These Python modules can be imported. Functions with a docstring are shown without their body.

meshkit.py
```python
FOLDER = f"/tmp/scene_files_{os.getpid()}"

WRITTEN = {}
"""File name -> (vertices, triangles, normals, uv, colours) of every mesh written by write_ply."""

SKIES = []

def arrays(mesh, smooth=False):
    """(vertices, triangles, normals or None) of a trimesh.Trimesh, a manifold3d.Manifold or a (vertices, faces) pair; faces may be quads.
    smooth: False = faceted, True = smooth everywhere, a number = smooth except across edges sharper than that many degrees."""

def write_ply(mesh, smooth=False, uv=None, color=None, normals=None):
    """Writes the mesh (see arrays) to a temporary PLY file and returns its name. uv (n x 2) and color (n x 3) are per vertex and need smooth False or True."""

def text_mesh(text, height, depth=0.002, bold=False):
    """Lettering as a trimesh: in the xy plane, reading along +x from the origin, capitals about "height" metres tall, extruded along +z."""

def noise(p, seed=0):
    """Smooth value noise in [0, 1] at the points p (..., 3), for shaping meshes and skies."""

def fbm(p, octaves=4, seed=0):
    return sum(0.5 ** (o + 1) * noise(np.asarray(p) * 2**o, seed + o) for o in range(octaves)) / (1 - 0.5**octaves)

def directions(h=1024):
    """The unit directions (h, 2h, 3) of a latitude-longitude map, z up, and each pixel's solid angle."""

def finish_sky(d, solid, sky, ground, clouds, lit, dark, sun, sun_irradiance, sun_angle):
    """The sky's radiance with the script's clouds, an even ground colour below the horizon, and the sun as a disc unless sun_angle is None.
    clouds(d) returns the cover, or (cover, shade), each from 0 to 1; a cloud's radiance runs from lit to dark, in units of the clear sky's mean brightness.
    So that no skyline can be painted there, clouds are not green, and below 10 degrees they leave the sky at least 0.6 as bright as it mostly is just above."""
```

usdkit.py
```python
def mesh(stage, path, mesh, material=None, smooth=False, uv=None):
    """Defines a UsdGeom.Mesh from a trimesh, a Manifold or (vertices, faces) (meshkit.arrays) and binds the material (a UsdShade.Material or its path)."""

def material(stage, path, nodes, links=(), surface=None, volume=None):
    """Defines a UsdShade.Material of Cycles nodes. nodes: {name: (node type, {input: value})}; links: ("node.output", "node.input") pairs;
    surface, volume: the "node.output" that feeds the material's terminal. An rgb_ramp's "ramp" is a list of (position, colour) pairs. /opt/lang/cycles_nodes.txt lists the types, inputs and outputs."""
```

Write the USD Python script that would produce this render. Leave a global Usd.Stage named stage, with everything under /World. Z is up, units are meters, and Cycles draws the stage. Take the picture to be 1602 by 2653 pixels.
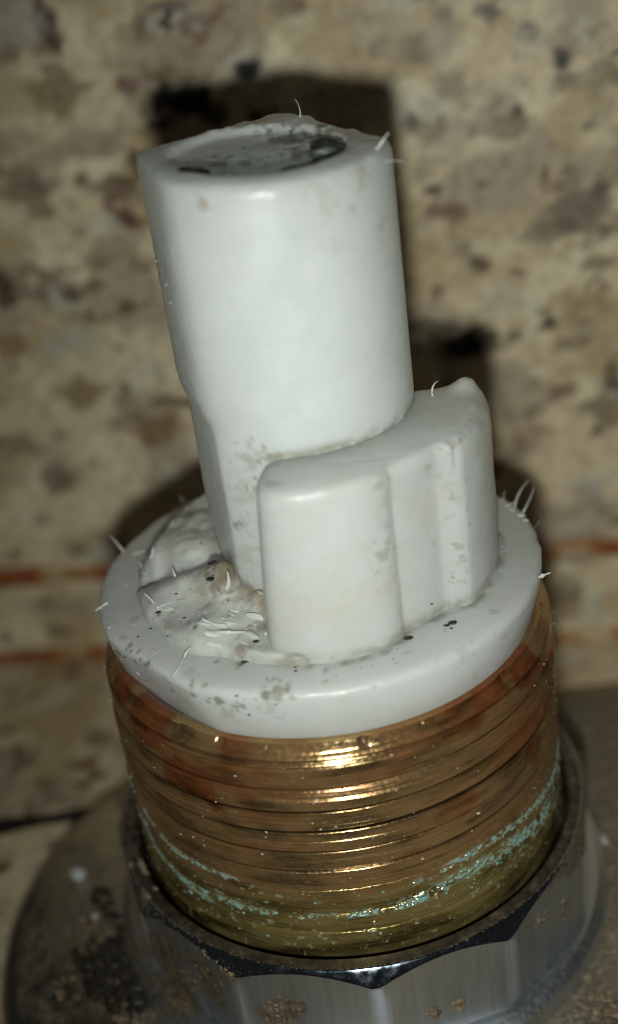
import math, random
import numpy as np, trimesh, usdkit, meshkit
from scipy.ndimage import map_coordinates
from scipy.spatial import cKDTree
from pxr import Usd, UsdGeom, UsdLux, UsdShade, Sdf, Gf, Vt

stage = Usd.Stage.CreateInMemory()
UsdGeom.SetStageUpAxis(stage, 'Z'); UsdGeom.SetStageMetersPerUnit(stage, 1.0)
UsdGeom.Xform.Define(stage, '/World'); UsdGeom.Scope.Define(stage, '/World/Looks')
MM = 0.001                      # everything below is worked out in millimetres and written in metres
rng = np.random.default_rng(7)

# ------------------------------------------------------------------ camera
CAM_P, PITCH, YAW, ROLL, FPX = np.array([0, -60.98, 52.95]), .479, -.001, -.142, 3000.0
FW = np.array([math.sin(YAW)*math.cos(PITCH), math.cos(YAW)*math.cos(PITCH), -math.sin(PITCH)])
R0 = np.cross(FW, [0, 0, 1]); R0 /= np.linalg.norm(R0); U0 = np.cross(R0, FW)
RT = R0*math.cos(ROLL)+U0*math.sin(ROLL); UP = -R0*math.sin(ROLL)+U0*math.cos(ROLL)
cam = UsdGeom.Camera.Define(stage, '/World/camera')
m = Gf.Matrix4d(*[float(x) for x in (*RT, 0, *UP, 0, *(-FW), 0, *(CAM_P*MM), 1)])
cam.AddTransformOp().Set(m)
HAP = 36.0
cam.CreateHorizontalApertureAttr(HAP); cam.CreateFocalLengthAttr(HAP*FPX/1602)
cam.CreateVerticalApertureAttr(HAP*1024/618)
cam.CreateClippingRangeAttr(Gf.Vec2f(0.004, 10))
cam.CreateFStopAttr(HAP*FPX/1602/2.0); cam.CreateFocusDistanceAttr(64.5*MM)
cam.CreateExposureAttr(0.0)

# ------------------------------------------------------------------ light: the phone's own flash just beside the lens, and a nearly dark room
LP = CAM_P-UP*9.6-RT*1.0-FW*2.0
fl = UsdLux.SphereLight.Define(stage, '/World/flash')
fl.CreateRadiusAttr(1.7*MM); fl.CreateNormalizeAttr(True)
fl.CreateIntensityAttr(0.0505); fl.CreateColorAttr(Gf.Vec3f(.935, 1.0, .935))
sh_ = UsdLux.ShapingAPI.Apply(fl.GetPrim()); sh_.CreateShapingConeAngleAttr(50.0); sh_.CreateShapingConeSoftnessAttr(1.0)
aim = FW+RT*.27+UP*.17; aim /= np.linalg.norm(aim)
zx = -aim; xx = np.cross(UP, zx); xx /= np.linalg.norm(xx); yx = np.cross(zx, xx)
fl.AddTransformOp().Set(Gf.Matrix4d(*[float(x) for x in (*xx, 0, *yx, 0, *zx, 0, *(LP*MM), 1)]))
dome = UsdLux.DomeLight.Define(stage, '/World/room_dimness')
usdkit.material(stage, '/World/Looks/dim_room', {'b': ('background_shader', {'color': (1.0, .95, .85), 'strength': .013})}, [], surface='b.background')
UsdShade.MaterialBindingAPI.Apply(dome.GetPrim()).Bind(UsdShade.Material.Get(stage, '/World/Looks/dim_room'))
dome.GetPrim().SetCustomDataByKey('kind', 'structure')

# ------------------------------------------------------------------ helpers
def ray(px, py):
    d = FW+((px-801)*RT-(py-1326.5)*UP)/FPX
    return d/np.linalg.norm(d)
def on_z(px, py, z):
    d = ray(px, py); return CAM_P+d*((z-CAM_P[2])/d[2])
def on_plane(px, py, p0, n):
    d = ray(px, py); return CAM_P+d*(np.dot(p0-CAM_P, n)/np.dot(d, n))
def vnormals(v, f):
    n = np.zeros_like(v); c = np.cross(v[f[:, 1]]-v[f[:, 0]], v[f[:, 2]]-v[f[:, 0]])
    for k in range(3): np.add.at(n, f[:, k], c)
    return n/np.maximum(np.linalg.norm(n, axis=1, keepdims=True), 1e-12)
class Surf:
    """a triangle mesh in mm that photograph points can be found on"""
    def __init__(s, v, f): s.v, s.f = np.asarray(v, float), np.asarray(f, int); s.n = vnormals(s.v, s.f)
    def hit(s, px, py, tol=.35):
        d = ray(px, py); w = s.v-CAM_P; t = w@d
        dist = np.linalg.norm(w-t[:, None]*d, axis=1)
        ok = (dist < tol) & (s.n@d < .15)
        if not ok.any():
            i = np.argmin(dist+100*(s.n@d > .15)); return s.v[i], s.n[i]
        i = np.where(ok)[0]; near = i[t[i] < t[i].min()+.5]
        j = near[np.argmin(dist[near])]
        return s.v[j], s.n[j]
used = {}
def path_of(name, parent):
    base = (parent.GetPath().pathString if parent is not None else '/World')+'/'+name
    k = used.get(base, -1)+1; used[base] = k
    return base if k == 0 else f'{base}_{k:03d}'
def tag(p, label=None, cat=None, group=None, kind=None):
    for k, x in (('label', label), ('category', cat), ('group', group), ('kind', kind)):
        if x: p.SetCustomDataByKey(k, x)
    return p
def obj(name, v, f, mat, parent=None, col=None, smooth=True):
    path = path_of(name, parent)
    v = np.asarray(v, float)
    if col is not None or smooth in (True, False):
        me = usdkit.mesh(stage, path, (v*MM, f), f'/World/Looks/{mat}', smooth=smooth)
    else:
        me = usdkit.mesh(stage, path, (v*MM, f), f'/World/Looks/{mat}', smooth=smooth)
    if col is not None:
        UsdGeom.PrimvarsAPI(me).CreatePrimvar('col', Sdf.ValueTypeNames.Color3fArray, 'vertex').Set(Vt.Vec3fArray.FromNumpy(np.clip(col, 0, 4).astype(np.float32)))
    return me.GetPrim()
def thing(name, label, cat, group=None):
    return tag(UsdGeom.Xform.Define(stage, path_of(name, None)).GetPrim(), label, cat, group)
def fbm(p, o=4, seed=0): return meshkit.fbm(np.asarray(p, float)+100, o, seed)
def ss(a, b, x): t = np.clip((x-a)/(b-a), 0, 1); return t*t*(3-2*t)

def surface_nets(F, lo, h):
    """closed surface of F < 0 on a regular grid"""
    s = F < 0; nx, ny, nz = F.shape
    cells = np.zeros((nx-1, ny-1, nz-1), np.int8)
    for dx in (0, 1):
        for dy in (0, 1):
            for dz in (0, 1): cells += s[dx:nx-1+dx, dy:ny-1+dy, dz:nz-1+dz]
    act = (cells > 0) & (cells < 8); idx = np.full(act.shape, -1); I = np.argwhere(act); idx[act] = np.arange(len(I))
    acc = np.zeros((len(I), 3)); cnt = np.zeros(len(I))
    cor = [(a, b, c) for a in (0, 1) for b in (0, 1) for c in (0, 1)]
    for a in cor:
        for ax in range(3):
            if a[ax]: continue
            b = list(a); b[ax] = 1
            fa = F[I[:, 0]+a[0], I[:, 1]+a[1], I[:, 2]+a[2]]; fb = F[I[:, 0]+b[0], I[:, 1]+b[1], I[:, 2]+b[2]]
            x = (fa < 0) != (fb < 0); t = np.where(x, fa/np.where(x, fa-fb, 1), 0)
            p = np.tile(np.array(a, float), (len(I), 1)); p[:, ax] = t
            acc += np.where(x[:, None], p, 0); cnt += x
    V = lo+h*(I+acc/cnt[:, None])
    Q = []
    for ax in range(3):
        u, w = [(1, 2), (2, 0), (0, 1)][ax]
        sl0 = [slice(1, n-1) for n in F.shape]; sl1 = list(sl0)
        sl0[ax] = slice(0, F.shape[ax]-1); sl1[ax] = slice(1, F.shape[ax])
        A, B = s[tuple(sl0)], s[tuple(sl1)]
        for flip in (False, True):
            E = np.argwhere((~A & B) if flip else (A & ~B))
            if not len(E): continue
            off = np.ones(3, int); off[ax] = 0; E = E+off
            def c(du, dw):
                q = E.copy(); q[:, u] -= du; q[:, w] -= dw; return idx[q[:, 0], q[:, 1], q[:, 2]]
            q = np.stack([c(1, 1), c(0, 1), c(0, 0), c(1, 0)], 1)
            Q.append(q[:, ::-1] if flip else q)
    Q = np.vstack(Q)
    return V, np.vstack([Q[:, [0, 1, 2]], Q[:, [0, 2, 3]]])
def sdf_mesh(fn, lo, hi, h=.17):
    lo, hi = np.array(lo, float), np.array(hi, float)
    n = np.ceil((hi-lo)/h).astype(int)+1
    g = np.stack(np.meshgrid(*[lo[k]+h*np.arange(n[k]) for k in range(3)], indexing='ij'), -1)
    return surface_nets(fn(g[..., 0], g[..., 1], g[..., 2], g), lo, h)
def smax(a, b, k): h = np.clip(.5-.5*(b-a)/k, 0, 1); return b+(a-b)*h+k*h*(1-h)
def smin(a, b, k): return -smax(-a, -b, k)
def nz(g, scale, seed=0, o=3):
    """smooth noise over the grid, evaluated coarsely"""
    st = 2; gs = g[::st, ::st, ::st]; c = fbm(gs*scale, o, seed)-.5
    ii = np.stack(np.meshgrid(*[np.arange(k)/st for k in g.shape[:3]], indexing='ij'))
    return map_coordinates(c, ii, order=1, mode='nearest')
def azim(d): a = math.radians(d); return math.sin(a), -math.cos(a)

# ------------------------------------------------------------------ materials
def mat(name, nodes, links, surface): usdkit.material(stage, '/World/Looks/'+name, nodes, links, surface=surface)
POS = {'g': ('geometry', {}), 'mm': ('mapping', {'scale': (1000, 1000, 1000)})}
PL = [('g.position', 'mm.vector')]
def plastic(name, base=(.77, .825, .815), sss=.6, rough=.3):
    mat(name, {**POS, 'a': ('attribute', {'attribute': 'col'}),
        'n1': ('noise_texture', {'scale': .55, 'detail': 4}), 'r1': ('rgb_ramp', {'ramp': [(0.3, (.94, .94, .91)), (.65, (1, 1, 1))]}),
        'sp': ('noise_texture', {'scale': 3.6, 'detail': 2, 'roughness': .4}), 'spr': ('rgb_ramp', {'ramp': [(.71, (1, 1, 1)), (.78, (.70, .66, .58))]}),
        'b': ('color', {'value': base}), 'm1': ('mix', {'mix_type': 'multiply', 'fac': 1.0}), 'm2': ('mix', {'mix_type': 'multiply', 'fac': 1.0}), 'm3': ('mix', {'mix_type': 'multiply', 'fac': .5}),
        'n2': ('noise_texture', {'scale': 2.2, 'detail': 5, 'roughness': .6}), 'bu': ('bump', {'strength': .35, 'distance': .00009}),
        'rr': ('map_range', {'from_min': .3, 'from_max': .7, 'to_min': rough-.1, 'to_max': rough+.12}),
        'p': ('principled_bsdf', {'subsurface_weight': sss, 'subsurface_scale': .0015, 'subsurface_radius': (.9, 1.05, 1.0), 'ior': 1.48, 'specular_ior_level': .45})},
        PL+[('mm.vector', 'n1.vector'), ('mm.vector', 'n2.vector'), ('mm.vector', 'sp.vector'), ('n1.fac', 'r1.fac'), ('sp.fac', 'spr.fac'), ('b.color', 'm1.color1'), ('a.color', 'm1.color2'),
            ('m1.color', 'm2.color1'), ('r1.color', 'm2.color2'), ('m2.color', 'm3.color1'), ('spr.color', 'm3.color2'), ('m3.color', 'p.base_color'), ('n2.fac', 'bu.height'), ('bu.normal', 'p.normal'), ('n1.fac', 'rr.value'), ('rr.result', 'p.roughness')], 'p.BSDF')
plastic('white_plastic'); plastic('dull_plastic', (.74, .775, .745), .55, .34); plastic('torn_plastic', (.74, .76, .71), .5, .45)
mat('shaving_plastic', {'p': ('principled_bsdf', {'base_color': (.68, .69, .64), 'roughness': .3, 'subsurface_weight': .2, 'subsurface_scale': .0004, 'subsurface_radius': (1, 1, 1)})}, [], 'p.BSDF')
mat('black_grime', {**POS, 'n': ('noise_texture', {'scale': 2.5, 'detail': 5}), 'r': ('rgb_ramp', {'ramp': [(.35, (.012, .012, .010)), (.6, (.05, .04, .028)), (.75, (.16, .12, .08))]}),
    'p': ('principled_bsdf', {'roughness': .45}), 'bu': ('bump', {'strength': .6, 'distance': .0002})},
    PL+[('mm.vector', 'n.vector'), ('n.fac', 'r.fac'), ('r.color', 'p.base_color'), ('n.fac', 'bu.height'), ('bu.normal', 'p.normal')], 'p.BSDF')
mat('hole_grime', {**POS, 'n': ('noise_texture', {'scale': 1.4, 'detail': 5}), 'r': ('rgb_ramp', {'ramp': [(.35, (.03, .036, .03)), (.6, (.10, .115, .10))]}), 'p': ('principled_bsdf', {'roughness': .4})},
    PL+[('mm.vector', 'n.vector'), ('n.fac', 'r.fac'), ('r.color', 'p.base_color')], 'p.BSDF')
mat('tan_scale', {**POS, 'n': ('noise_texture', {'scale': 1.8, 'detail': 6}), 'r': ('rgb_ramp', {'ramp': [(.3, (.09, .06, .035)), (.55, (.30, .21, .13)), (.75, (.42, .36, .28))]}),
    'p': ('principled_bsdf', {'roughness': .6}), 'bu': ('bump', {'strength': .7, 'distance': .0003})},
    PL+[('mm.vector', 'n.vector'), ('n.fac', 'r.fac'), ('r.color', 'p.base_color'), ('n.fac', 'bu.height'), ('bu.normal', 'p.normal')], 'p.BSDF')
mat('pale_scale', {'p': ('principled_bsdf', {'base_color': (.62, .64, .62), 'roughness': .5})}, [], 'p.BSDF')
mat('verdigris', {**POS, 'n': ('noise_texture', {'scale': 2.0, 'detail': 4}), 'r': ('rgb_ramp', {'ramp': [(.3, (.10, .24, .22)), (.6, (.24, .46, .42)), (.8, (.45, .58, .50))]}), 'p': ('principled_bsdf', {'roughness': .75})},
    PL+[('mm.vector', 'n.vector'), ('n.fac', 'r.fac'), ('r.color', 'p.base_color')], 'p.BSDF')
mat('pale_dust', {'p': ('principled_bsdf', {'base_color': (.50, .48, .40), 'roughness': .55})}, [], 'p.BSDF')
# brass: col = (verdigris, red tarnish, olive) weights
mat('old_brass', {**POS, 'a': ('attribute', {'attribute': 'col'}), 's': ('separate_color', {}),
    'st': ('mapping', {'scale': (180, 180, 9000)}), 'ns': ('noise_texture', {'scale': 1.0, 'detail': 4, 'roughness': .65}),
    'mb': ('mapping', {'scale': (260, 260, 900)}), 'nb': ('noise_texture', {'scale': 1.0, 'detail': 4}), 'rb': ('rgb_ramp', {'ramp': [(.30, (.27, .135, .055)), (.5, (.44, .265, .12)), (.7, (.62, .43, .21))]}),
    'red': ('color', {'value': (.34, .11, .04)}), 'ol': ('color', {'value': (.36, .28, .10)}), 'vd': ('color', {'value': (.24, .365, .325)}),
    'm1': ('mix', {}), 'm2': ('mix', {}), 'm3': ('mix', {}),
    'sr': ('map_range', {'from_min': .35, 'from_max': .7, 'to_min': .84, 'to_max': 1.12}), 'sc': ('combine_color', {}), 'ms': ('mix', {'mix_type': 'multiply', 'fac': 1.0}), 'ad': ('attribute', {'attribute': 'dirt'}), 'md': ('mix', {'mix_type': 'multiply', 'fac': 1.0}),
    'nr': ('noise_texture', {'scale': 4.0, 'detail': 3}), 'rr': ('map_range', {'from_min': .3, 'from_max': .7, 'to_min': .12, 'to_max': .30}),
    'inv': ('map_range', {'from_min': 0, 'from_max': 1, 'to_min': .93, 'to_max': 0, 'clamp': True}), 'dk': ('map_range', {'from_min': .42, 'from_max': .62, 'to_min': .62, 'to_max': .98, 'clamp': True}), 'me': ('math', {'math_type': 'multiply'}),
    'b1': ('bump', {'strength': .25, 'distance': .00005}), 'b2': ('bump', {'strength': .35, 'distance': .00003}), 'p': ('principled_bsdf', {})},
    PL+[('g.position', 'st.vector'), ('st.vector', 'ns.vector'), ('g.position', 'mb.vector'), ('mb.vector', 'nb.vector'), ('mm.vector', 'nr.vector'), ('a.color', 's.color'), ('nb.fac', 'rb.fac'),
        ('s.g', 'm1.fac'), ('rb.color', 'm1.color1'), ('red.color', 'm1.color2'), ('s.b', 'm2.fac'), ('m1.color', 'm2.color1'), ('ol.color', 'm2.color2'),
        ('ns.fac', 'sr.value'), ('sr.result', 'sc.r'), ('sr.result', 'sc.g'), ('sr.result', 'sc.b'), ('m2.color', 'ms.color1'), ('sc.color', 'ms.color2'),
        ('s.r', 'm3.fac'), ('ms.color', 'md.color1'), ('ad.color', 'md.color2'), ('md.color', 'm3.color1'), ('vd.color', 'm3.color2'), ('m3.color', 'p.base_color'), ('s.r', 'inv.value'), ('nb.fac', 'dk.value'), ('inv.result', 'me.value1'), ('dk.result', 'me.value2'), ('me.value', 'p.metallic'),
        ('nr.fac', 'rr.value'), ('rr.result', 'p.roughness'), ('ns.fac', 'b1.height'), ('nr.fac', 'b2.height'), ('b1.normal', 'b2.normal'), ('b2.normal', 'p.normal')], 'p.BSDF')
# chrome: col.r = grime film over it
def chrome(name, film, base=(.56, .58, .60), scratch=(2500, 2500, 60), lo=.06, hi=.28):
    mat(name, {**POS, 'a': ('attribute', {'attribute': 'col'}), 's': ('separate_color', {}), 'st': ('mapping', {'scale': scratch}), 'ns': ('noise_texture', {'scale': 1.0, 'detail': 3, 'roughness': .6}),
        'n': ('noise_texture', {'scale': .7, 'detail': 7, 'roughness': .65}), 'th': ('math', {'math_type': 'add'}), 'fm': ('map_range', {'from_min': .86, 'from_max': 1.12, 'to_min': 0, 'to_max': 1, 'clamp': True}),
        'n3': ('noise_texture', {'scale': 2.4, 'detail': 5}), 'fr': ('rgb_ramp', {'ramp': [(.3, tuple(.45*x for x in film)), (.55, film), (.75, tuple(1.7*x for x in film))]}),
        'rr': ('map_range', {'from_min': .35, 'from_max': .7, 'to_min': lo, 'to_max': hi}), 'bu': ('bump', {'strength': .25, 'distance': .00003}), 'bf': ('bump', {'strength': .7, 'distance': .00025}),
        'pm': ('principled_bsdf', {'base_color': base, 'metallic': 1.0}), 'pf': ('principled_bsdf', {'roughness': .5}), 'mx': ('mix_closure', {}), 'ea': ('math', {'math_type': 'multiply_add', 'value2': .6})},
        PL+[('g.position', 'st.vector'), ('st.vector', 'ns.vector'), ('mm.vector', 'n.vector'), ('mm.vector', 'n3.vector'), ('a.color', 's.color'), ('s.r', 'th.value1'), ('n.fac', 'th.value2'), ('th.value', 'fm.value'), ('fm.result', 'mx.fac'),
            ('n3.fac', 'fr.fac'), ('fr.color', 'pf.base_color'), ('ns.fac', 'rr.value'), ('s.g', 'ea.value1'), ('rr.result', 'ea.value3'), ('ea.value', 'pm.roughness'), ('ns.fac', 'bu.height'), ('bu.normal', 'pm.normal'), ('n3.fac', 'bf.height'), ('bf.normal', 'pf.normal'), ('pm.BSDF', 'mx.closure1'), ('pf.BSDF', 'mx.closure2')], 'mx.closure')
mat('clean_chrome', {**POS, 'n': ('noise_texture', {'scale': 1.6, 'detail': 6}), 'rr': ('map_range', {'from_min': .35, 'from_max': .7, 'to_min': .05, 'to_max': .22}), 'sp': ('noise_texture', {'scale': 6.0, 'detail': 3}), 'a': ('attribute', {'attribute': 'col'}), 's': ('separate_color', {}), 'ma': ('math', {'math_type': 'multiply_add', 'value2': .45}), 'fm': ('map_range', {'from_min': .70, 'from_max': .80, 'to_min': 0, 'to_max': .85, 'clamp': True}),
    'pm': ('principled_bsdf', {'base_color': (.46, .56, .68), 'metallic': 1.0}), 'pf': ('principled_bsdf', {'base_color': (.15, .12, .085), 'roughness': .5}), 'mx': ('mix_closure', {})},
    PL+[('mm.vector', 'n.vector'), ('mm.vector', 'sp.vector'), ('n.fac', 'rr.value'), ('rr.result', 'pm.roughness'), ('a.color', 's.color'), ('s.r', 'ma.value1'), ('sp.fac', 'ma.value3'), ('ma.value', 'fm.value'), ('fm.result', 'mx.fac'), ('pm.BSDF', 'mx.closure1'), ('pf.BSDF', 'mx.closure2')], 'mx.closure')
mat('rim_grime', {**POS, 'n': ('noise_texture', {'scale': 1.2, 'detail': 6, 'roughness': .65}), 'r': ('rgb_ramp', {'ramp': [(.35, (.02, .017, .013)), (.55, (.06, .045, .03)), (.72, (.17, .13, .09))]}), 'p': ('principled_bsdf', {'roughness': .42}), 'bu': ('bump', {'strength': .5, 'distance': .0001})},
    PL+[('mm.vector', 'n.vector'), ('n.fac', 'r.fac'), ('r.color', 'p.base_color'), ('n.fac', 'bu.height'), ('bu.normal', 'p.normal')], 'p.BSDF')
chrome('nut_chrome', (.13, .095, .06), (.64, .67, .70), (2600, 2600, 120), .36, .48); chrome('plate_chrome', (.20, .165, .115), (.62, .59, .53), (300, 300, 300), .16, .34)
# granite: the slab's own colour is in col; fine crystals on top
mat('granite', {**POS, 'a': ('attribute', {'attribute': 'col'}), 'n': ('noise_texture', {'scale': .9, 'detail': 6, 'roughness': .65}), 'r': ('rgb_ramp', {'ramp': [(.28, (.66, .62, .58)), (.5, (1, 1, 1)), (.72, (1.2, 1.2, 1.15))]}),
    'm': ('mix', {'mix_type': 'multiply', 'fac': 1.0}), 'p': ('principled_bsdf', {'roughness': .38, 'specular_ior_level': .15})},
    PL+[('mm.vector', 'n.vector'), ('n.fac', 'r.fac'), ('a.color', 'm.color1'), ('r.color', 'm.color2'), ('m.color', 'p.base_color')], 'p.BSDF')
mat('rusty_caulk', {**POS, 'n': ('noise_texture', {'scale': .22, 'detail': 5}), 'r': ('rgb_ramp', {'ramp': [(.36, (.60, .46, .28)), (.43, (.46, .24, .08)), (.48, (.36, .11, .025)), (.58, (.27, .06, .02)), (.66, (.48, .22, .07)), (.76, (.60, .44, .24))]}), 'p': ('principled_bsdf', {'roughness': .6})},
    PL+[('mm.vector', 'n.vector'), ('n.fac', 'r.fac'), ('r.color', 'p.base_color')], 'p.BSDF')
mat('dark_joint', {'p': ('principled_bsdf', {'base_color': (.008, .006, .005), 'roughness': .7})}, [], 'p.BSDF')

# ------------------------------------------------------------------ setting: granite backsplash, counter
Z0 = -13.0                                              # counter top
WA = math.radians(-10.5); WD = np.array([math.cos(WA), math.sin(WA), 0]); WN = np.array([math.sin(WA), -math.cos(WA), 0]); W0 = np.array([0, 35.5, Z0])
BLOTS = [  # px, py, rx, ry (mm), colour, strength
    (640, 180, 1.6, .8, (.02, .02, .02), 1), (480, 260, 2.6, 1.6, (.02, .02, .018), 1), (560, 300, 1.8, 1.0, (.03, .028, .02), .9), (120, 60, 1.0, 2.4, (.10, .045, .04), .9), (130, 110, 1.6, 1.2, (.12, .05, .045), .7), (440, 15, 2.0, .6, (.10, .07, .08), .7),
    (330, 225, 1.2, .9, (.16, .07, .06), .8), (310, 490, 2.2, 1.6, (.18, .11, .08), .8), (330, 570, 1.2, 1.2, (.12, .05, .035), .9), (350, 420, .7, 1.8, (.10, .07, .035), .8), (210, 465, .8, .8, (.16, .10, .06), .8), (110, 480, 1.6, 1.0, (.22, .19, .14), .7),
    (1460, 160, .9, .9, (.04, .035, .03), .95), (1270, 30, 1.0, .8, (.12, .09, .06), .8), (1370, 80, .8, .9, (.13, .09, .06), .8), (1070, 320, .8, .7, (.10, .07, .05), .9), (1105, 345, 1.6, .9, (.22, .17, .12), .7), (1170, 220, 1.6, 1.2, (.28, .21, .16), .7),
    (1320, 330, 2.0, 1.4, (.26, .19, .14), .75), (1500, 560, 2.8, 2.2, (.20, .15, .12), .85), (1420, 600, 2.2, 1.2, (.24, .18, .14), .7), (1560, 490, 1.0, .8, (.14, .10, .07), .8), (1470, 440, 1.2, .6, (.22, .15, .10), .6), (1250, 690, 1.1, .7, (.12, .08, .05), .85), (1200, 640, 1.2, .7, (.24, .17, .11), .6),
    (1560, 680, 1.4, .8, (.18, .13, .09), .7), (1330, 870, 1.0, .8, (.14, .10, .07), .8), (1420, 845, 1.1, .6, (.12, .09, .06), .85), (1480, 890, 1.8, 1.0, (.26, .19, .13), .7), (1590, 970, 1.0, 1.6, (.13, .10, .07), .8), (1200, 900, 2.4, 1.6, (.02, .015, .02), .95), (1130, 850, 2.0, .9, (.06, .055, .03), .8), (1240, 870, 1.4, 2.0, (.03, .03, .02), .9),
    (1380, 1070, 1.0, .8, (.24, .17, .11), .7), (1370, 1130, 2.0, 1.2, (.30, .20, .13), .6), (15, 750, 1.2, 2.0, (.09, .06, .035), .85), (190, 765, 1.0, .9, (.10, .065, .035), .85), (240, 740, 1.2, .7, (.16, .11, .07), .7), (330, 800, 1.3, .8, (.12, .08, .045), .8), (250, 680, 1.2, 1.0, (.2, .16, .11), .7),
    (200, 1020, 2.2, 1.6, (.26, .18, .085), .8), (400, 1110, 2.6, 1.6, (.24, .14, .06), .75), (160, 1240, 2.2, 1.2, (.22, .15, .10), .7), (60, 1150, 2.2, 1.2, (.24, .15, .10), .7), (30, 900, 1.6, 1.6, (.30, .19, .08), .8), (300, 650, 3.0, 2.0, (.32, .25, .19), .6), (420, 180, 2.4, 1.2, (.30, .22, .13), .6), (60, 250, 4, 2.0, (.42, .31, .16), .6),
    (1180, 350, 1.8, 2.0, (.34, .27, .22), .5), (210, 880, 2.6, 2.0, (.52, .50, .40), .6), (1300, 780, 2.6, 1.4, (.58, .52, .42), .6), (150, 900, 2.2, 1.4, (.52, .50, .41), .6), (1370, 110, 1.0, 1.2, (.62, .58, .48), .5), (1130, 110, 1.6, 1.6, (.50, .42, .33), .6), (30, 60, 2.4, 2.2, (.46, .45, .37), .7), (350, 150, 3, 1.5, (.54, .46, .33), .5), (980, 60, 3, 2, (.56, .46, .33), .5), (1550, 260, 2.2, 3.0, (.58, .49, .33), .5)]
def granite_col(P, plane):
    q = P*.72
    a = fbm(q*.16, 5, 3); b = fbm(q*.30, 5, 11); c = fbm(q*.75, 4, 23); w = fbm(q*.09, 3, 31)
    col = np.array([.77, .63, .42])*np.ones((len(P), 1))
    def lay(c2, k): nonlocal col; col = col*(1-k[:, None])+np.array(c2)*k[:, None]
    lay((.84, .73, .51), ss(.50, .64, b)); lay((.53, .40, .22), ss(.52, .62, a)*.8); lay((.50, .40, .29), ss(.55, .66, fbm(q*.22, 5, 41)))
    lay((.27, .20, .14), ss(.60, .70, fbm(q*.36, 5, 53))*.85); lay((.68, .65, .53), ss(.62, .7, fbm(q*.33, 4, 61))*.7)
    lay((.12, .085, .055), ss(.685, .74, c)); lay((.24, .13, .09), ss(.67, .75, fbm(q*.42, 4, 71))*.8)
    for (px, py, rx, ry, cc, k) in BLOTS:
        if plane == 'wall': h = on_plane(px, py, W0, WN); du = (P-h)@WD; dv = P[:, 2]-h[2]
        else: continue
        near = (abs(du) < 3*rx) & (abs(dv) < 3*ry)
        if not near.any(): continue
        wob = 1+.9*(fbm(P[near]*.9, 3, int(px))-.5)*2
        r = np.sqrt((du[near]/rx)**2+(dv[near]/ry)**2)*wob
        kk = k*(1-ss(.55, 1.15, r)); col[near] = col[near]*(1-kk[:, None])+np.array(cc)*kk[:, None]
    return col
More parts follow.
